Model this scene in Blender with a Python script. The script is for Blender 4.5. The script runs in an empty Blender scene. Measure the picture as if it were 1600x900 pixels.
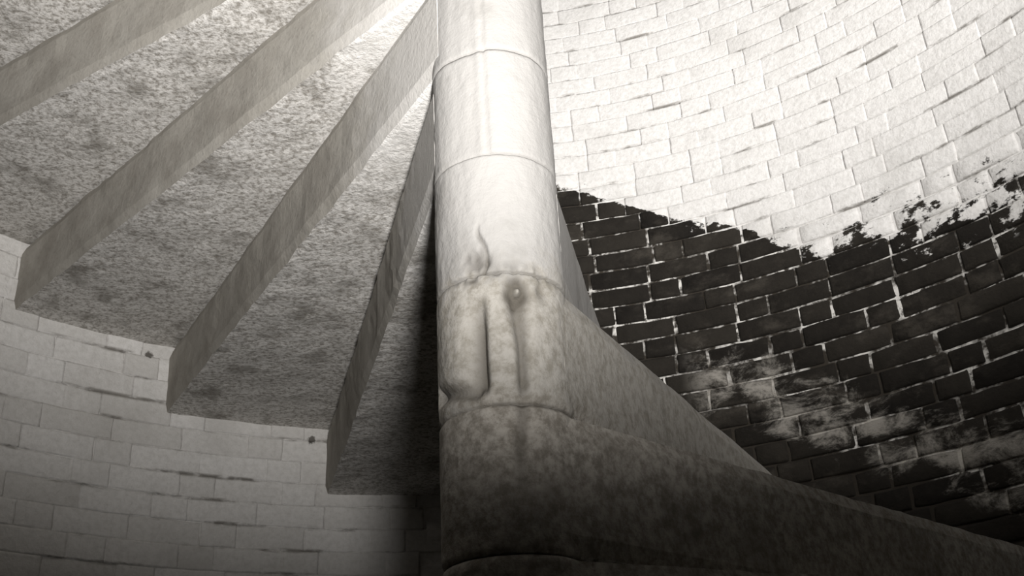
import bpy, math, random
from mathutils import Vector, Matrix, noise

random.seed(7)
SC = bpy.context.scene
COL = SC.collection
RAD = math.radians

# ------------------------------------------------------------------ camera
FPX, PITCH, ROLL, YAW, DIST = 1684.273, 0.469829, 0.056041, 0.012152, 1.4495
cam_data = bpy.data.cameras.new('camera')
cam = bpy.data.objects.new('camera', cam_data)
COL.objects.link(cam)
cam_data.sensor_width = 36.0
cam_data.lens = 36.0 * FPX / 1600.0
cam_data.clip_start = 0.02
cY, sY, cP, sP, cR, sR = math.cos(YAW), math.sin(YAW), math.cos(PITCH), math.sin(PITCH), math.cos(ROLL), math.sin(ROLL)
r0 = Vector((cY, -sY, 0)); u0 = Vector((-sP * sY, -sP * cY, cP)); fw = Vector((cP * sY, cP * cY, sP))
rt = r0 * cR - u0 * sR
up = r0 * sR + u0 * cR
m = Matrix(((rt.x, up.x, -fw.x, 0.0), (rt.y, up.y, -fw.y, -DIST), (rt.z, up.z, -fw.z, 0.0), (0, 0, 0, 1)))
cam.matrix_world = m
SC.camera = cam

# ------------------------------------------------------------------ light
world = bpy.data.worlds.new('world')
SC.world = world
world.use_nodes = True
bg = world.node_tree.nodes['Background']
bg.inputs[0].default_value = (1.0, 0.86, 0.66, 1)
bg.inputs[1].default_value = 0.012

LAMP = Vector((0.165, -1.46, 0.35))
LAMP_AIM = LAMP + Vector((-0.14, 1.0, 1.22))
ld = bpy.data.lights.new('hand_lamp', 'SPOT')
ld.energy = 410
ld.color = (1.0, 0.975, 0.95)
ld.spot_size = RAD(99)
ld.spot_blend = 1.0
ld.shadow_soft_size = 0.085
lamp = bpy.data.objects.new('hand_lamp', ld)
COL.objects.link(lamp)
lamp.location = LAMP
lamp.rotation_euler = (LAMP_AIM - LAMP).to_track_quat('-Z', 'Y').to_euler()

# added fill light high on the right, out of frame, brightens the right wall
WIN_DEG, WIN_Z, WIN_W, WIN_H = -34.0, 2.15, 0.42, 0.85
wp = Vector((1.53 * math.cos(RAD(WIN_DEG)), 1.53 * math.sin(RAD(WIN_DEG)), WIN_Z))
wd = bpy.data.lights.new('added_fill', 'AREA')
wd.shape = 'RECTANGLE'; wd.size = WIN_W; wd.size_y = WIN_H
wd.energy = 17.5
wd.spread = RAD(100)
wd.color = (1.0, 0.98, 0.96)
wl = bpy.data.objects.new('added_fill', wd)
COL.objects.link(wl)
wl.location = wp
wl.rotation_euler = Vector((-0.78, 2.2, 0.25)).to_track_quat('-Z', 'Y').to_euler()

vs = SC.view_settings
vs.view_transform = 'Standard'
vs.look = 'None'
vs.gamma = 1.0
vs.exposure = 0.0
vs.use_curve_mapping = False

# ------------------------------------------------------------------ dimensions
RW = 1.7198            # inner radius of the brick shaft
RN = 0.0965            # newel radius
RISE = 0.2
Z0 = 0.7152
def J(k): return Z0 + RISE * k          # bed joints of the newel = tread levels
COURSE = 0.066
BED0 = 1.571           # a bed joint of the brickwork right of the newel
BED_LEFT = 1.571 + 0.038
ZLOW, ZHIGH = -1.33, 3.35

# ------------------------------------------------------------------ node helper
class NT:
    def __init__(s, name):
        s.m = bpy.data.materials.new(name); s.m.use_nodes = True
        s.t = s.m.node_tree; s.n = s.t.nodes; s.l = s.t.links
        s.bsdf = s.n['Principled BSDF']
        s.bsdf.inputs['Roughness'].default_value = 0.9
        s.bsdf.inputs['Specular IOR Level'].default_value = 0.2
        s.pos = s.n.new('ShaderNodeNewGeometry').outputs['Position']
    def put(s, sock, v):
        if hasattr(v, 'is_linked'): s.l.new(v, sock)
        else: sock.default_value = v
    def math(s, op, a, b=0.0, c=None, clamp=False):
        n = s.n.new('ShaderNodeMath'); n.operation = op; n.use_clamp = clamp
        s.put(n.inputs[0], a); s.put(n.inputs[1], b)
        if c is not None: s.put(n.inputs[2], c)
        return n.outputs[0]
    def sep(s):
        n = s.n.new('ShaderNodeSeparateXYZ'); s.l.new(s.pos, n.inputs[0]); return n.outputs
    def noise(s, scale, detail=4, rough=0.6, vec=None, dist=0.0):
        n = s.n.new('ShaderNodeTexNoise'); s.l.new(vec if vec is not None else s.pos, n.inputs['Vector'])
        n.inputs['Scale'].default_value = scale; n.inputs['Detail'].default_value = detail
        n.inputs['Roughness'].default_value = rough; n.inputs['Distortion'].default_value = dist
        return n.outputs[0]
    def comb(s, x, y, z):
        n = s.n.new('ShaderNodeCombineXYZ')
        for i, v in enumerate((x, y, z)): s.put(n.inputs[i], v)
        return n.outputs[0]
    def step(s, v, lo, hi):
        n = s.n.new('ShaderNodeMapRange'); n.interpolation_type = 'SMOOTHSTEP'
        s.put(n.inputs[0], v); s.put(n.inputs[1], lo); s.put(n.inputs[2], hi)
        return n.outputs[0]
    def lin(s, v, a, b, c, d):
        n = s.n.new('ShaderNodeMapRange'); s.put(n.inputs[0], v)
        for i, q in enumerate((a, b, c, d)): s.put(n.inputs[1 + i], q)
        return n.outputs[0]
    def mix(s, f, a, b):
        n = s.n.new('ShaderNodeMix'); n.data_type = 'RGBA'
        s.put(n.inputs[0], f); s.put(n.inputs[6], a); s.put(n.inputs[7], b)
        return n.outputs[2]
    def ramp(s, v, stops):
        n = s.n.new('ShaderNodeValToRGB'); s.put(n.inputs[0], v)
        cr = n.color_ramp
        while len(cr.elements) < len(stops): cr.elements.new(0.5)
        for e, (p, c) in zip(cr.elements, stops):
            e.position = p; e.color = (c, c, c, 1) if not isinstance(c, tuple) else c
        return n.outputs[0]
    def bump(s, h, strength=0.5, dist=0.01):
        n = s.n.new('ShaderNodeBump'); n.inputs['Strength'].default_value = strength
        n.inputs['Distance'].default_value = dist; s.l.new(h, n.inputs['Height'])
        s.l.new(n.outputs[0], s.bsdf.inputs['Normal'])
    def color(s, c): s.put(s.bsdf.inputs['Base Color'], c)

def C(r, g, b): return (r, g, b, 1)
WASH = C(0.80, 0.785, 0.765)

# lower limit of the whitewash on the shaft wall: (angle, height)
EDGE = [(-90, 3.2), (-45, 3.2), (0, 1.62), (34.7, 1.60), (40.5, 1.60), (45.6, 1.625), (51.6, 1.64), (55.3, 1.58), (60.4, 1.645),
        (65, 1.725), (70.4, 1.795), (76.5, 1.90), (82.1, 1.99), (90, 2.02), (94.5, 1.7), (97, -0.5), (158, -0.5), (163, 3.2), (270, 3.2)]

CHIPS = [(109.9, 1.082), (126.3, 1.2845)]      # dark spots painted in place of chipped holes on the left wall
def wall_material(name, kind):
    t = NT(name)
    x, y, z = t.sep()
    ang = t.math('ARCTAN2', y, x)                       # -pi..pi
    deg = t.math('MULTIPLY', ang, 180 / math.pi)
    deg = t.math('ADD', deg, t.math('MULTIPLY', t.math('LESS_THAN', deg, -90.0), 360.0))
    f = t.lin(deg, -90.0, 270.0, 0.0, 1.0)
    edge = t.ramp(f, [((a + 90) / 360.0, (h + 4) / 8.0) for a, h in EDGE])
    edge = t.math('MULTIPLY_ADD', edge, 8.0, -4.0)
    # wall-flat coordinates: arc length, height
    u = t.math('MULTIPLY', deg, math.pi / 180 * RW)
    flat = t.comb(u, z, 0.0)
    strk = t.comb(t.math('MULTIPLY', u, 0.45), t.math('MULTIPLY', z, 1.6), 3.0)
    soft = t.comb(t.math('MULTIPLY', u, 0.75), t.math('MULTIPLY', z, 1.15), 7.0)
    n1 = t.noise(7.0, 5, 0.65, flat)
    n2 = t.noise(26.0, 4, 0.7, soft)
    wob = t.math('ADD', t.math('MULTIPLY', t.math('SUBTRACT', n1, 0.5), 0.20), t.math('MULTIPLY', t.math('SUBTRACT', n2, 0.5), 0.22))
    over = t.math('ADD', t.math('SUBTRACT', z, edge), wob)
    paint = t.step(over, -0.008, 0.014) if kind == 'brick' else t.step(over, -0.06, -0.02)
    # flaking zone below the limit, widest towards the right of the wall
    n3 = t.noise(15.0, 5, 0.68, soft)
    wide = t.lin(deg, 62.0, 46.0, 0.015, 0.26)
    under = t.lin(t.math('DIVIDE', t.math('SUBTRACT', z, edge), wide), -1.0, 0.0, 0.0, 1.0)
    flake = t.step(t.math('ADD', n3, t.math('MULTIPLY', under, 0.24)), 0.595, 0.655)
    flake = t.math('MULTIPLY', flake, t.step(under, 0.0, 0.1))
    paint = t.math('MAXIMUM', paint, flake)
    # old splashes of whitewash low down
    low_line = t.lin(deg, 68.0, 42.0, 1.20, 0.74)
    low = t.math('SUBTRACT', 1.0, t.math('ABSOLUTE', t.math('DIVIDE', t.math('SUBTRACT', z, low_line), 0.16)))
    n4 = t.noise(11.0, 6, 0.75, soft, 0.4)
    splash = t.math('MULTIPLY', t.step(t.math('ADD', n4, t.math('MULTIPLY', low, 0.18)), 0.56, 0.78), t.step(low, 0.0, 0.3))
    splash = t.math('MULTIPLY', splash, t.step(deg, 72.0, 68.0))
    # crevice dirt on the bed joints
    ph = t.math('FRACT', t.math('DIVIDE', t.math('ADD', t.math('SUBTRACT', z, t.math('MULTIPLY_ADD', t.math('GREATER_THAN', deg, 96.0), BED_LEFT - BED0, BED0)), 20 * COURSE), COURSE))
    near = t.math('ABSOLUTE', t.math('SUBTRACT', t.math('FRACT', t.math('ADD', ph, 0.5)), 0.5))
    n5 = t.noise(9.0, 5, 0.7, strk)
    dirt = t.math('MULTIPLY', t.step(near, 0.15, 0.03), t.step(n5, 0.52, 0.64))
    grime = t.noise(60.0, 4, 0.7, flat)
    n6 = t.noise(4.0, 4, 0.6, flat)
    wash = t.mix(t.step(grime, 0.35, 0.75), WASH, C(0.66, 0.645, 0.62))
    wash = t.mix(t.math('MULTIPLY', t.step(n6, 0.5, 0.7), 0.35), wash, C(0.52, 0.505, 0.48))
    wash = t.mix(t.math('MULTIPLY', dirt, 0.8), wash, C(0.16, 0.145, 0.125))
    for hd, hz in CHIPS:
        du = t.math('SUBTRACT', u, RAD(hd) * RW); dz = t.math('SUBTRACT', z, hz)
        q = t.math('SQRT', t.math('ADD', t.math('MULTIPLY', du, du), t.math('MULTIPLY', dz, dz)))
        q = t.math('ADD', q, t.math('MULTIPLY', t.math('SUBTRACT', grime, 0.5), 0.03))
        wash = t.mix(t.step(q, 0.014, 0.008), wash, C(0.03, 0.025, 0.02))
    if kind == 'brick':
        info = t.n.new('ShaderNodeObjectInfo')
        v = t.math('ADD', t.math('MULTIPLY', info.outputs['Random'], 0.5), t.math('MULTIPLY', t.noise(30.0, 4, 0.6), 0.6))
        base = t.mix(t.lin(v, 0.2, 0.9, 0.0, 1.0), C(0.010, 0.0085, 0.007), C(0.030, 0.026, 0.021))
        base = t.mix(t.math('MULTIPLY', t.step(t.noise(6.0, 6, 0.7, soft), 0.50, 0.72), 0.6), base, C(0.085, 0.075, 0.062))
        splash = t.math('MULTIPLY', splash, 0.6)
        tone = t.math('MULTIPLY', t.lin(info.outputs['Random'], 0.0, 1.0, 0.0, 0.36), t.math('GREATER_THAN', deg, 96.0))
        wash = t.mix(tone, wash, C(0.42, 0.40, 0.365))
        h = t.math('ADD', t.noise(85.0, 4, 0.7), t.math('MULTIPLY', t.noise(22.0, 3, 0.6), 1.4))
        t.bump(h, 0.45, 0.008)
    else:
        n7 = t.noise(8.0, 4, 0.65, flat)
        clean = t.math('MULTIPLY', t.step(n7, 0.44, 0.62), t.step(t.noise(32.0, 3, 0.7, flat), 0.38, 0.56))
        above_low = t.step(t.math('ADD', t.math('SUBTRACT', z, low_line), t.math('MULTIPLY', t.math('SUBTRACT', n1, 0.5), 0.3)), -0.13, -0.02)
        clean = t.math('MULTIPLY', clean, above_low)  # mortar stays dark below the low line
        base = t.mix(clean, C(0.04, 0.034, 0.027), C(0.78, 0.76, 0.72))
        h = t.noise(110.0, 4, 0.7)
        t.bump(h, 0.4, 0.006)
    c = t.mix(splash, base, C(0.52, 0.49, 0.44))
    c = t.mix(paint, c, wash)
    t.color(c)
    return t.m

def stone_material(name, rough):
    t = NT(name)
    a = t.noise(95.0, 5, 0.75)
    b = t.noise(9.0, 5, 0.6)
    c = t.noise(30.0, 3, 0.6)
    if rough:
        base = t.mix(t.step(a, 0.34, 0.60), C(0.30, 0.28, 0.25), C(0.74, 0.72, 0.69))
        base = t.mix(t.math('MULTIPLY', t.step(b, 0.50, 0.70), 0.7), base, C(0.20, 0.185, 0.16))
        t.bump(t.math('ADD', t.math('MULTIPLY', a, 1.0), t.math('MULTIPLY', c, 0.8)), 0.6, 0.008)
    else:
        base = t.mix(t.step(b, 0.30, 0.70), C(0.33, 0.31, 0.275), C(0.43, 0.41, 0.37))
        base = t.mix(t.math('MULTIPLY', t.step(a, 0.50, 0.70), 0.35), base, C(0.19, 0.175, 0.15))
        t.bump(t.math('ADD', a, c), 0.35, 0.006)
    # light near the newel put into the steps' colour, paler at inner ends
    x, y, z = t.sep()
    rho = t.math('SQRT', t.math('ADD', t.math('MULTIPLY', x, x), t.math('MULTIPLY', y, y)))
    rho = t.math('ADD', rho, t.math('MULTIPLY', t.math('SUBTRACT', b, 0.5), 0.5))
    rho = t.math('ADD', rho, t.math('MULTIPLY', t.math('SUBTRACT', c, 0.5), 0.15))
    inner_glow = t.math('MULTIPLY', t.step(rho, 0.46, 0.14), t.step(z, J(0), J(0) + 0.1))
    base = t.mix(t.math('MULTIPLY', inner_glow, 0.85), base, C(0.72, 0.705, 0.68) if rough else C(0.60, 0.585, 0.56))
    t.color(base)
    return t.m

def newel_material():
    t = NT('whitewashed_newel_stone')
    x, y, z = t.sep()
    n1 = t.noise(9.0, 5, 0.62)
    n2 = t.noise(52.0, 5, 0.72)
    n3 = t.noise(120.0, 3, 0.7)
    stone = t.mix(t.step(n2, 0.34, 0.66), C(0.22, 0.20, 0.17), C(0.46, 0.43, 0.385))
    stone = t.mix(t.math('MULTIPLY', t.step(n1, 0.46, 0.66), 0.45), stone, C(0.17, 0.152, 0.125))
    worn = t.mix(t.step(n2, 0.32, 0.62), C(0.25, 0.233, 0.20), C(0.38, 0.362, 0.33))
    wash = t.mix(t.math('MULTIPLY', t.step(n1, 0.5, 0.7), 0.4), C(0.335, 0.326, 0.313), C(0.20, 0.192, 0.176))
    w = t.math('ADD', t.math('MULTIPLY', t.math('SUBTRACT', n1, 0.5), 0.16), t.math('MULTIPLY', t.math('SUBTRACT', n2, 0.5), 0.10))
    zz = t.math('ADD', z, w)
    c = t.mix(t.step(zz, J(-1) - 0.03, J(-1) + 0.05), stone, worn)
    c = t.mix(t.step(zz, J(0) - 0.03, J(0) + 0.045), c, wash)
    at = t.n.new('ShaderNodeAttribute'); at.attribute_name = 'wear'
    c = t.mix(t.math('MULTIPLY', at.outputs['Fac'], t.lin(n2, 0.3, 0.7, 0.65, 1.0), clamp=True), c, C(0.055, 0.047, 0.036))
    t.color(c)
    t.bump(t.math('ADD', n3, n2), 0.3, 0.005)
    return t.m

M_BRICK = wall_material('whitewashed_dark_brick', 'brick')
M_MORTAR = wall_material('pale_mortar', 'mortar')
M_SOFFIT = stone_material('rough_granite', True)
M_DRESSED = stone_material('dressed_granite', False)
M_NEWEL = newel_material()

# ------------------------------------------------------------------ mesh helpers
def mesh_obj(name, verts, faces, mats, parent=None, smooth=False, matidx=None):
    me = bpy.data.meshes.new(name)
    me.from_pydata(verts, [], faces)
    for mt in mats: me.materials.append(mt)
    if matidx: me.polygons.foreach_set('material_index', matidx)
    if smooth: me.polygons.foreach_set('use_smooth', [True] * len(me.polygons))
    me.update()
    o = bpy.data.objects.new(name, me)
    COL.objects.link(o)
    if parent: o.parent = parent
    return o

# ------------------------------------------------------------------ shaft wall
def wall_shell(name, a0, a1, label):
    n = int((a1 - a0) / 2.5); v = []; f = []
    ri, ro = RW + 0.007, RW + 0.16
    for i in range(n + 1):
        a = RAD(a0 + (a1 - a0) * i / n)
        for r, z in ((ri, ZLOW), (ri, ZHIGH), (ro, ZHIGH), (ro, ZLOW)):
            v.append((r * math.cos(a), r * math.sin(a), z))
    for i in range(n):
        b = i * 4; c = b + 4
        for k in range(4):
            f.append((b + k, b + (k + 1) % 4, c + (k + 1) % 4, c + k))
    f += [(3, 2, 1, 0), (n * 4, n * 4 + 1, n * 4 + 2, n * 4 + 3)]
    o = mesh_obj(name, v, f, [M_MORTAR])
    o['kind'] = 'structure'; o['label'] = label
    return o
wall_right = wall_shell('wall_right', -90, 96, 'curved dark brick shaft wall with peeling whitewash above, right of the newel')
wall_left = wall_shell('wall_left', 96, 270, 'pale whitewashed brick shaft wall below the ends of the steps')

def brick_mesh(L, H, seed, dep=0.0055, jit=1.0):
    rnd = random.Random(seed)
    nx = 4 if L > 0.12 else 2
    xs = [-L / 2] + [-L / 2 + 0.006 + (L - 0.012) * i / nx for i in range(nx + 1)] + [L / 2]
    zs = [-H / 2, -H / 2 + 0.005, rnd.uniform(-.005, .005), H / 2 - 0.005, H / 2]
    v = []; f = []
    for j, z in enumerate(zs):
        for i, x in enumerate(xs):
            edge = i in (0, len(xs) - 1) or j in (0, len(zs) - 1)
            v.append((x + rnd.uniform(-.0015, .0015), (dep * rnd.uniform(0.5, 1.1) if edge else 0.0) + jit * rnd.uniform(-.0016, .0016), z + rnd.uniform(-.0014, .0014)))
    W = len(xs)
    for j in range(len(zs) - 1):
        for i in range(W - 1):
            a = j * W + i; f.append((a, a + 1, a + W + 1, a + W))
    ring = [i for i in range(W)] + [W - 1 + W * j for j in range(1, 5)] + [4 * W + i for i in range(W - 2, -1, -1)] + [W * j for j in range(3, 0, -1)]
    b0 = len(v)
    for q in ring: v.append((v[q][0], 0.045, v[q][2]))
    for i in range(len(ring)):
        k = (i + 1) % len(ring)
        f.append((ring[k], ring[i], b0 + i, b0 + k))
    f.append(tuple(b0 + i for i in range(len(ring)))[::-1])
    return v, f
STRETCH, HEAD, BH = 0.1875, 0.0915, 0.0604
JOINT = 0.0062
variants = {}
for kind, L in (('s', STRETCH), ('h', HEAD)):
    variants[kind] = [brick_mesh(L, BH, 11 * i + (3 if kind == 's' else 5)) for i in range(7)]
    # bricks whose joints are filled with coats of whitewash
    variants[kind + 'w'] = [brick_mesh(L + (0.0082 if i % 3 else 0.0060), BH + 0.0044, 13 * i + (3 if kind == 's' else 5), 0.0007, 0.3) for i in range(7)]
def edge_height(deg):
    for (a, h), (b, g) in zip(EDGE, EDGE[1:]):
        if a <= deg <= b: return h + (g - h) * (deg - a) / (b - a)
    return 0.0
vmesh = {}
for kind in variants:
    vmesh[kind] = []
    for v, f in variants[kind]:
        me = bpy.data.meshes.new('brick'); me.from_pydata(v, [], f); me.materials.append(M_BRICK)
        me.polygons.foreach_set('use_smooth', [True] * len(me.polygons)); me.update()
        vmesh[kind].append(me)

STEPS = {}      # m -> (front angle, back angle); stone m spans J(m-1)..J(m)
fr = {1: 79.07, 0: 62.42, -1: 43.4, 2: 94.0, 3: 109.0, 4: 124.9, 5: 139.4, 6: 152.2}
bk = {2: 105.16, 3: 121.04, 4: 135.99, 5: 148.74, 1: 91.0, 0: 75.3, -1: 58.6, 6: 162.5}
for k in range(7, 15): fr[k] = fr[k - 1] + 14.2; bk[k] = bk[k - 1] + 14.2
for k in range(-2, -10, -1): fr[k] = fr[k + 1] - 17.2; bk[k] = bk[k + 1] - 17.2 if k < -2 else 40.6
for k in fr: STEPS[k] = (fr[k], bk[k])

def soffit_at(deg):                      # underside / tread height of the stair where it meets the wall
    lo = [k for k in STEPS if STEPS[k][0] - 3.3 <= deg <= STEPS[k][1] + 3.3]
    if not lo: return None, None
    return min(J(k - 1) for k in lo), max(J(k) for k in lo)

CAMP = Vector((0, -DIST, 0))
def pix(p):
    d = p - CAMP
    w = d.dot(fw)
    if w < 0.05: return None
    return 800 + FPX * d.dot(rt) / w, 450 - FPX * d.dot(up) / w

single = []; joined = {'wall_right': [], 'wall_left': []}
ncourse0 = math.floor((ZLOW - BED0) / COURSE) + 1
ncourse1 = math.floor((ZHIGH - BED_LEFT) / COURSE)
for c in range(ncourse0, ncourse1):
    zcr = BED0 + (c + 0.5) * COURSE
    s = random.uniform(-0.3, 0) + RAD(-90) * RW
    end = RAD(270) * RW
    i = random.randint(0, 3)
    style = (c * 7 + 3) % 3
    while True:
        if style == 0: kind = 's' if i % 4 else 'h'
        elif style == 1: kind = 's' if i % 2 else 'h'
        else: kind = 's' if i % 3 else 'h'
        i += 1
        L = (STRETCH if kind == 's' else HEAD)
        if s + L > end: break
        mid = s + L / 2
        s += L + JOINT + random.uniform(-.002, .002)
        if mid < RAD(-90) * RW + L / 2: continue
        deg = math.degrees(mid / RW)
        half = math.degrees(L / 2 / RW)
        side = 'wall_left' if deg > 96 else 'wall_right'
        so, tr = soffit_at(deg)
        zc = zcr + (BED_LEFT - BED0 if side == 'wall_left' else 0.0)
        p = Vector((RW * math.cos(RAD(deg)), RW * math.sin(RAD(deg)), zc))
        q = pix(p)
        vis = False
        if q and -70 < q[0] < 1670 and -50 < q[1] < 950:
            vis = True
            if side == 'wall_left' and so is not None:
                s1 = soffit_at(deg - half)[0] or so; s2 = soffit_at(deg + half)[0] or so
                if zc - BH / 2 > max(so, s1, s2): vis = False
                if deg < 103: vis = False
            if side == 'wall_right':
                # hidden behind the newel or below the front edges of the treads
                if deg > 85 and q[0] < 850: vis = False
                if tr is not None and deg < 85:
                    for k in (-1, 0, 1):
                        a = RAD(fr[k]); e0 = pix(Vector((.1 * math.sin(a), -.1 * math.cos(a), J(k))))
                        e1 = pix(Vector((.1 * math.sin(a) + 1.7 * math.cos(a), -.1 * math.cos(a) + 1.7 * math.sin(a), J(k))))
                        if e0[0] < q[0] < e1[0] and q[1] - 22 > e0[1] + (e1[1] - e0[1]) * (q[0] - e0[0]) / (e1[0] - e0[0]): vis = False
        d = max(abs(q[0] - 800) / 800, abs(q[1] - 450) / 450) if vis else 9
        tilt = random.uniform(-.008, .008); prot = random.uniform(-.0025, .0025)
        if zc > edge_height(deg) + 0.03: kind += 'w'; prot *= 0.35 if side == 'wall_right' else 0.7
        rec = (d, side, deg, zc, kind, random.randrange(7), tilt, prot)
        if vis: single.append(rec)
        else: joined[side].append(rec)
        
for side in ('wall_right', 'wall_left'):
    lst = sorted([r for r in single if r[1] == side], key=lambda r: r[0])
    keep, rest = lst[:300], lst[300:]
    joined[side] += rest
    wall = wall_right if side == 'wall_right' else wall_left
    print(side, 'bricks', len(keep), 'joined', len(joined[side]))
    for d, sd, deg, zc, kind, vi, tilt, prot in keep:
        o = bpy.data.objects.new('brick', vmesh[kind][vi]); COL.objects.link(o)
        a = RAD(deg)
        o.location = ((RW + prot) * math.cos(a), (RW + prot) * math.sin(a), zc)
        o.rotation_euler = (random.uniform(-.015, .015) * (0.35 if len(kind) > 1 else 1.0), tilt, a - math.pi / 2)
        o.parent = wall
    V = []; F = []
    for d, sd, deg, zc, kind, vi, tilt, prot in joined[side]:
        v, f = variants[kind][vi]; a = RAD(deg); b = len(V)
        ca, sa = math.cos(a - math.pi / 2), math.sin(a - math.pi / 2)
        ox, oy = (RW + prot) * math.cos(a), (RW + prot) * math.sin(a)
        V += [(ox + x * ca - y * sa, oy + x * sa + y * ca, zc + z + x * tilt) for x, y, z in v]
        F += [tuple(q + b for q in ff) for ff in f]
    o = mesh_obj('brick_courses', V, F, [M_BRICK], wall, smooth=True)
    o['kind'] = 'stuff'

# floor at the foot of the shaft
v = [(0, 0, ZLOW), (0, 0, ZLOW - .1)]; f = []
N = 64
for i in range(N):
    a = 2 * math.pi * i / N
    v += [(1.9 * math.cos(a), 1.9 * math.sin(a), ZLOW), (1.9 * math.cos(a), 1.9 * math.sin(a), ZLOW - .1)]
for i in range(N):
    a, b = 2 + 2 * i, 2 + 2 * ((i + 1) % N)
    f += [(0, a, b), (1, b + 1, a + 1), (a, a + 1, b + 1, b)]
fl = mesh_obj('floor', v, f, [M_DRESSED]); fl['kind'] = 'structure'

# ------------------------------------------------------------------ spiral stair
stair = bpy.data.objects.new('spiral_staircase', None)
COL.objects.link(stair)
stair.location = (0, 0, ZLOW)
stair['label'] = 'weathered granite spiral staircase of wedge steps winding up around a round newel'
stair['category'] = 'staircase'

def edge_pt(deg, off, rho):
    a = RAD(deg)
    return Vector((rho * math.cos(a) - off * math.sin(a), rho * math.sin(a) + off * math.cos(a)))

def step_stone(k):
    a_f, a_b = STEPS[k]
    zb, zt = J(k - 1) + 0.0015, J(k) - 0.0015
    nr = 56
    # cross-section: (u across 0 front..1 back, z, material) going round, with eased arrises
    e = 0.007
    prof = []
    for i in range(15): prof.append((i / 14, 0.0, 0))                     # soffit front to back
    for i in range(1, 8): prof.append((1.0, i / 7, 1))                     # back face, up
    for i in range(1, 5): prof.append((1 - i / 4, 1.0, 1))                 # tread
    for i in range(1, 7): prof.append((0.0, 1 - i / 7, 1))                 # riser, down
    n = len(prof)
    V = []; F = []; MI = []
    H = zt - zb
    for r in range(nr + 1):
        t = r / nr
        rho = (RW + 0.05) * (t ** 1.15)
        pf, pb = edge_pt(a_f, -RN, rho), edge_pt(a_b, RN, rho)
        w = (pb - pf).length; d = (pb - pf) / w
        for (u, h, mt) in prof:
            s = u * w; z = zb + h * H
            # ease the arrises
            ds = min(s, w - s); dz = min(z - zb, zt - z)
            q = Vector((pf.x + d.x * s, pf.y + d.y * s, z))
            corner = (u in (0.0, 1.0)) and (h in (0.0, 1.0))
            if corner:
                q.x += d.x * (e if u == 0 else -e); q.y += d.y * (e if u == 0 else -e)
                q.z += (e if h == 0 else -e) * 0.6
            fade = min(1.0, max(0.0, (rho - 0.10) / 0.25))
            nz = noise.noise(Vector((q.x * 9, q.y * 9, q.z * 9 + k * 5)))
            nf = noise.noise(Vector((q.x * 38, q.y * 38, q.z * 38)))
            if h == 0.0 and not corner: q.z += fade * (0.004 * nz + 0.0015 * nf) + fade * 0.003
            elif u in (0.0, 1.0):
                k_ = fade * (0.003 * nz + 0.002 * nf)
                q.x += d.x * k_; q.y += d.y * k_
                if corner: q.z += fade * 0.004 * nf
            V.append((q.x, q.y, q.z - ZLOW))
    for r in range(nr):
        for i in range(n):
            j = (i + 1) % n
            a = r * n
            F.append((a + i, a + n + i, a + n + j, a + j))
            MI.append(0 if (prof[i][1] == 0.0 and prof[j][1] == 0.0) else (2 if prof[i][0] == 0.0 else 1))
    F.append(tuple(range(n))); MI.append(1)
    F.append(tuple(nr * n + i for i in range(n))[::-1]); MI.append(1)
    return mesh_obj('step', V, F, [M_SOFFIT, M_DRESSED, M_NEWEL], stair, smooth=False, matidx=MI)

def gauss(x, s): return math.exp(-(x / s) ** 2)

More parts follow.
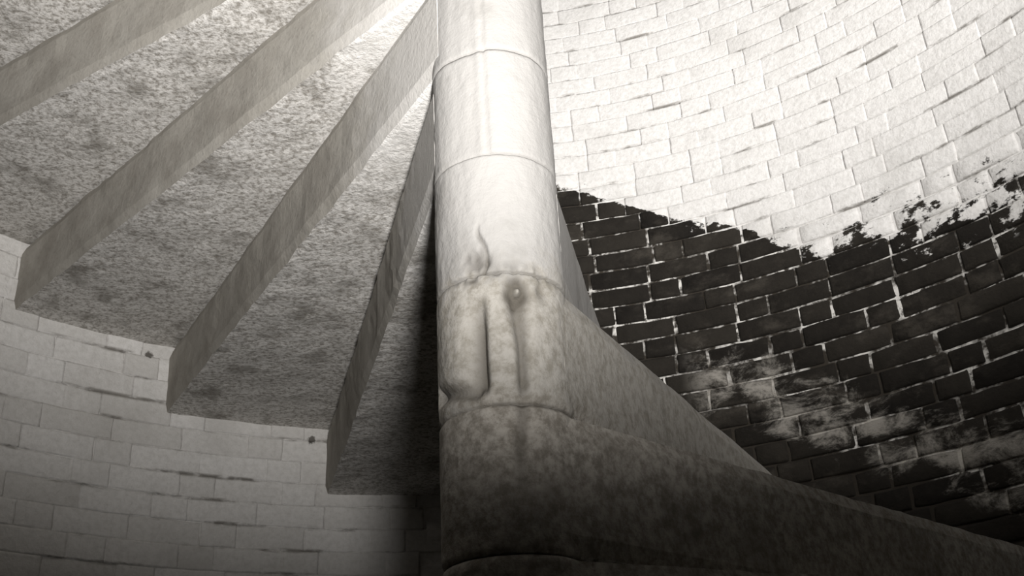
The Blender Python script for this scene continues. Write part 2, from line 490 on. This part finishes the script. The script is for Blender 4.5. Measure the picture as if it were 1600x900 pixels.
def drum(k, parent):
    zb, zt = J(k - 1), J(k)
    fine = k in (-1, 0, 1)
    na, nz = (260, 80) if fine else (140, 40)
    V = []; F = []; A = []
    for j in range(nz + 1):
        t = j / nz; z = zb + 0.0012 + (zt - zb - 0.0024) * t
        for i in range(na):
            th = 2 * math.pi * i / na
            dx, dy = math.cos(th), math.sin(th)
            al = math.atan2(dx, -dy)                 # 0 towards the foot of the stair, + to the right
            r = RN
            ez = min(z - zb, zt - z)
            jw = 0.010 if k <= 0 else 0.005
            r -= (0.004 if k <= 0 else 0.0022) * max(0, 1 - ez / jw) ** 1.5
            nn = noise.noise(Vector((dx * 3, dy * 3, z * 12)))
            n2 = noise.noise(Vector((dx * 9, dy * 9, z * 50)))
            r += 0.0012 * nn + 0.0007 * n2
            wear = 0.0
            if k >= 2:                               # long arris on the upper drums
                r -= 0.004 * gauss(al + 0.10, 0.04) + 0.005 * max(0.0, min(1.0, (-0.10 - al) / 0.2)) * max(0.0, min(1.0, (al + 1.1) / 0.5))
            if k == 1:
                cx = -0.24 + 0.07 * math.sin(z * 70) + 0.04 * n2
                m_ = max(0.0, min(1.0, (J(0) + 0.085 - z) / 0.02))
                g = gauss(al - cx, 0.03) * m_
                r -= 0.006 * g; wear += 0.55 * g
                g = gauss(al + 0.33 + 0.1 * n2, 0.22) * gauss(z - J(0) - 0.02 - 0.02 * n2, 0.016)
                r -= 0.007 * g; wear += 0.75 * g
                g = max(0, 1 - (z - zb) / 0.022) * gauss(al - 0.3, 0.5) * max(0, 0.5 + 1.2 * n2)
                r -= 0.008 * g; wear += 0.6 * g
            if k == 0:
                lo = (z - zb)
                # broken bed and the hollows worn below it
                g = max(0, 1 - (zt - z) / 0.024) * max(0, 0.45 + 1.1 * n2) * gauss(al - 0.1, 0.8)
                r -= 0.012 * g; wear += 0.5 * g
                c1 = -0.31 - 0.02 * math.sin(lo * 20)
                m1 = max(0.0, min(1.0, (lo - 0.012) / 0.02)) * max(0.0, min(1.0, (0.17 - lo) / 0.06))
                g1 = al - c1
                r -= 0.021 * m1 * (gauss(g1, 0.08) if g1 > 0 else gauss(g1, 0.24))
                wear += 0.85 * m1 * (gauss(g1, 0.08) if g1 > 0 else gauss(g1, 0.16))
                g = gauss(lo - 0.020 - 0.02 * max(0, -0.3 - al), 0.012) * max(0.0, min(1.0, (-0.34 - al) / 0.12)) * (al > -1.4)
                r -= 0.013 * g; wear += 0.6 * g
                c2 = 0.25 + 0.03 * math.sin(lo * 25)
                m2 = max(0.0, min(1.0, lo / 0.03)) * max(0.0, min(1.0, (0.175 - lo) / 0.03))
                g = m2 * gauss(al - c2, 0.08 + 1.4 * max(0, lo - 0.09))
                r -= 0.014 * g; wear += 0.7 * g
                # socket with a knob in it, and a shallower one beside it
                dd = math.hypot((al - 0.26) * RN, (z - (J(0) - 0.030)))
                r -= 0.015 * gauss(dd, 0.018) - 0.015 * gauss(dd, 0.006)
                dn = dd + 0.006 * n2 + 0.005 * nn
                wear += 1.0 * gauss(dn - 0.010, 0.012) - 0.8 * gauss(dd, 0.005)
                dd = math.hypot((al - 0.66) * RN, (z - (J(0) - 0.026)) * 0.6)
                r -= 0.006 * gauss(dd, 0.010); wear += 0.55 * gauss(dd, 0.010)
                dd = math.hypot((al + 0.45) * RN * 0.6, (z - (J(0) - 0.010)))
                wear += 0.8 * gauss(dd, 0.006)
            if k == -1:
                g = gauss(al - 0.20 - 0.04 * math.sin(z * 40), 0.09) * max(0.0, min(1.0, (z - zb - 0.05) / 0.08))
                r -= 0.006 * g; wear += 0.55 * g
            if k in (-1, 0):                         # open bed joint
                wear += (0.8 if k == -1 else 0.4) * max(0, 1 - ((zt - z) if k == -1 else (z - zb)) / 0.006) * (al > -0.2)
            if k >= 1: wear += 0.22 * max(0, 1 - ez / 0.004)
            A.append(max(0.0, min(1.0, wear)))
            V.append((r * dx, r * dy, z - ZLOW))
    for j in range(nz):
        for i in range(na):
            a = j * na + i; b = j * na + (i + 1) % na
            F.append((a, b, b + na, a + na))
    F.append(tuple(range(na))[::-1]); F.append(tuple(nz * na + i for i in range(na)))
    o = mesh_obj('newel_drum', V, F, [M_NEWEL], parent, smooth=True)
    o.data.attributes.new('wear', 'FLOAT', 'POINT').data.foreach_set('value', A)
    return o

for k in sorted(STEPS):
    st = step_stone(k)
    drum(k, st)

for ch in stair.children:
    for d in ch.children:
        z = min(v[2] for v in d.bound_box) + ZLOW
        if abs(z - J(-1)) < 0.01: d['label'] = 'broken newel drum with a socket and two worn upright hollows'
        elif abs(z - J(0)) < 0.01: d['label'] = 'bright whitewashed newel drum with a short wavy crack at its foot'
        elif abs(z - J(-2)) < 0.01: d['label'] = 'dark mottled bare newel drum'

# ------------------------------------------------------------------ added window dressing the fill light (out of frame)
M_FRAME = NT('added_window_wood'); M_FRAME.color(M_FRAME.mix(M_FRAME.noise(40.0), C(0.30, 0.28, 0.25), C(0.42, 0.40, 0.36)))
M_PANE = NT('added_glowing_glass')  # panes of the added window, with a glow of their own
M_PANE.color(M_PANE.mix(M_PANE.noise(5.0), C(0.55, 0.57, 0.58), C(0.62, 0.63, 0.63)))
M_PANE.bsdf.inputs['Emission Color'].default_value = C(1.0, 0.98, 0.95)
M_PANE.bsdf.inputs['Emission Strength'].default_value = 0.4
def box(v, f, x0, x1, y0, y1, z0, z1):
    b = len(v)
    v += [(x, y, z) for z in (z0, z1) for y in (y0, y1) for x in (x0, x1)]
    f += [tuple(b + i for i in q) for q in ((0, 2, 3, 1), (4, 5, 7, 6), (0, 1, 5, 4), (2, 6, 7, 3), (0, 4, 6, 2), (1, 3, 7, 5))]
v = []; f = []
hw, hh = WIN_W / 2, WIN_H / 2
for a in ((-hw - .05, -hw, -hh - .05, hh + .05), (hw, hw + .05, -hh - .05, hh + .05), (-hw, hw, hh, hh + .05), (-hw, hw, -hh - .05, -hh),
          (-.012, .012, -hh, hh), (-hw, hw, -.012, .012)):
    box(v, f, a[0], a[1], -0.025, 0.02, a[2], a[3])
wf = mesh_obj('added_window', v, f, [M_FRAME.m]); wf['kind'] = 'structure'
wf.location = (1.685 * math.cos(RAD(WIN_DEG)), 1.685 * math.sin(RAD(WIN_DEG)), WIN_Z)
wf.rotation_euler = (0, 0, RAD(WIN_DEG) - math.pi / 2)
for sx in (-1, 1):
    for sz in (-1, 1):
        v = []; f = []
        box(v, f, min(sx * .012, sx * hw), max(sx * .012, sx * hw), -0.004, 0.0, min(sz * .012, sz * hh), max(sz * .012, sz * hh))
        mesh_obj('pane', v, f, [M_PANE.m], wf)
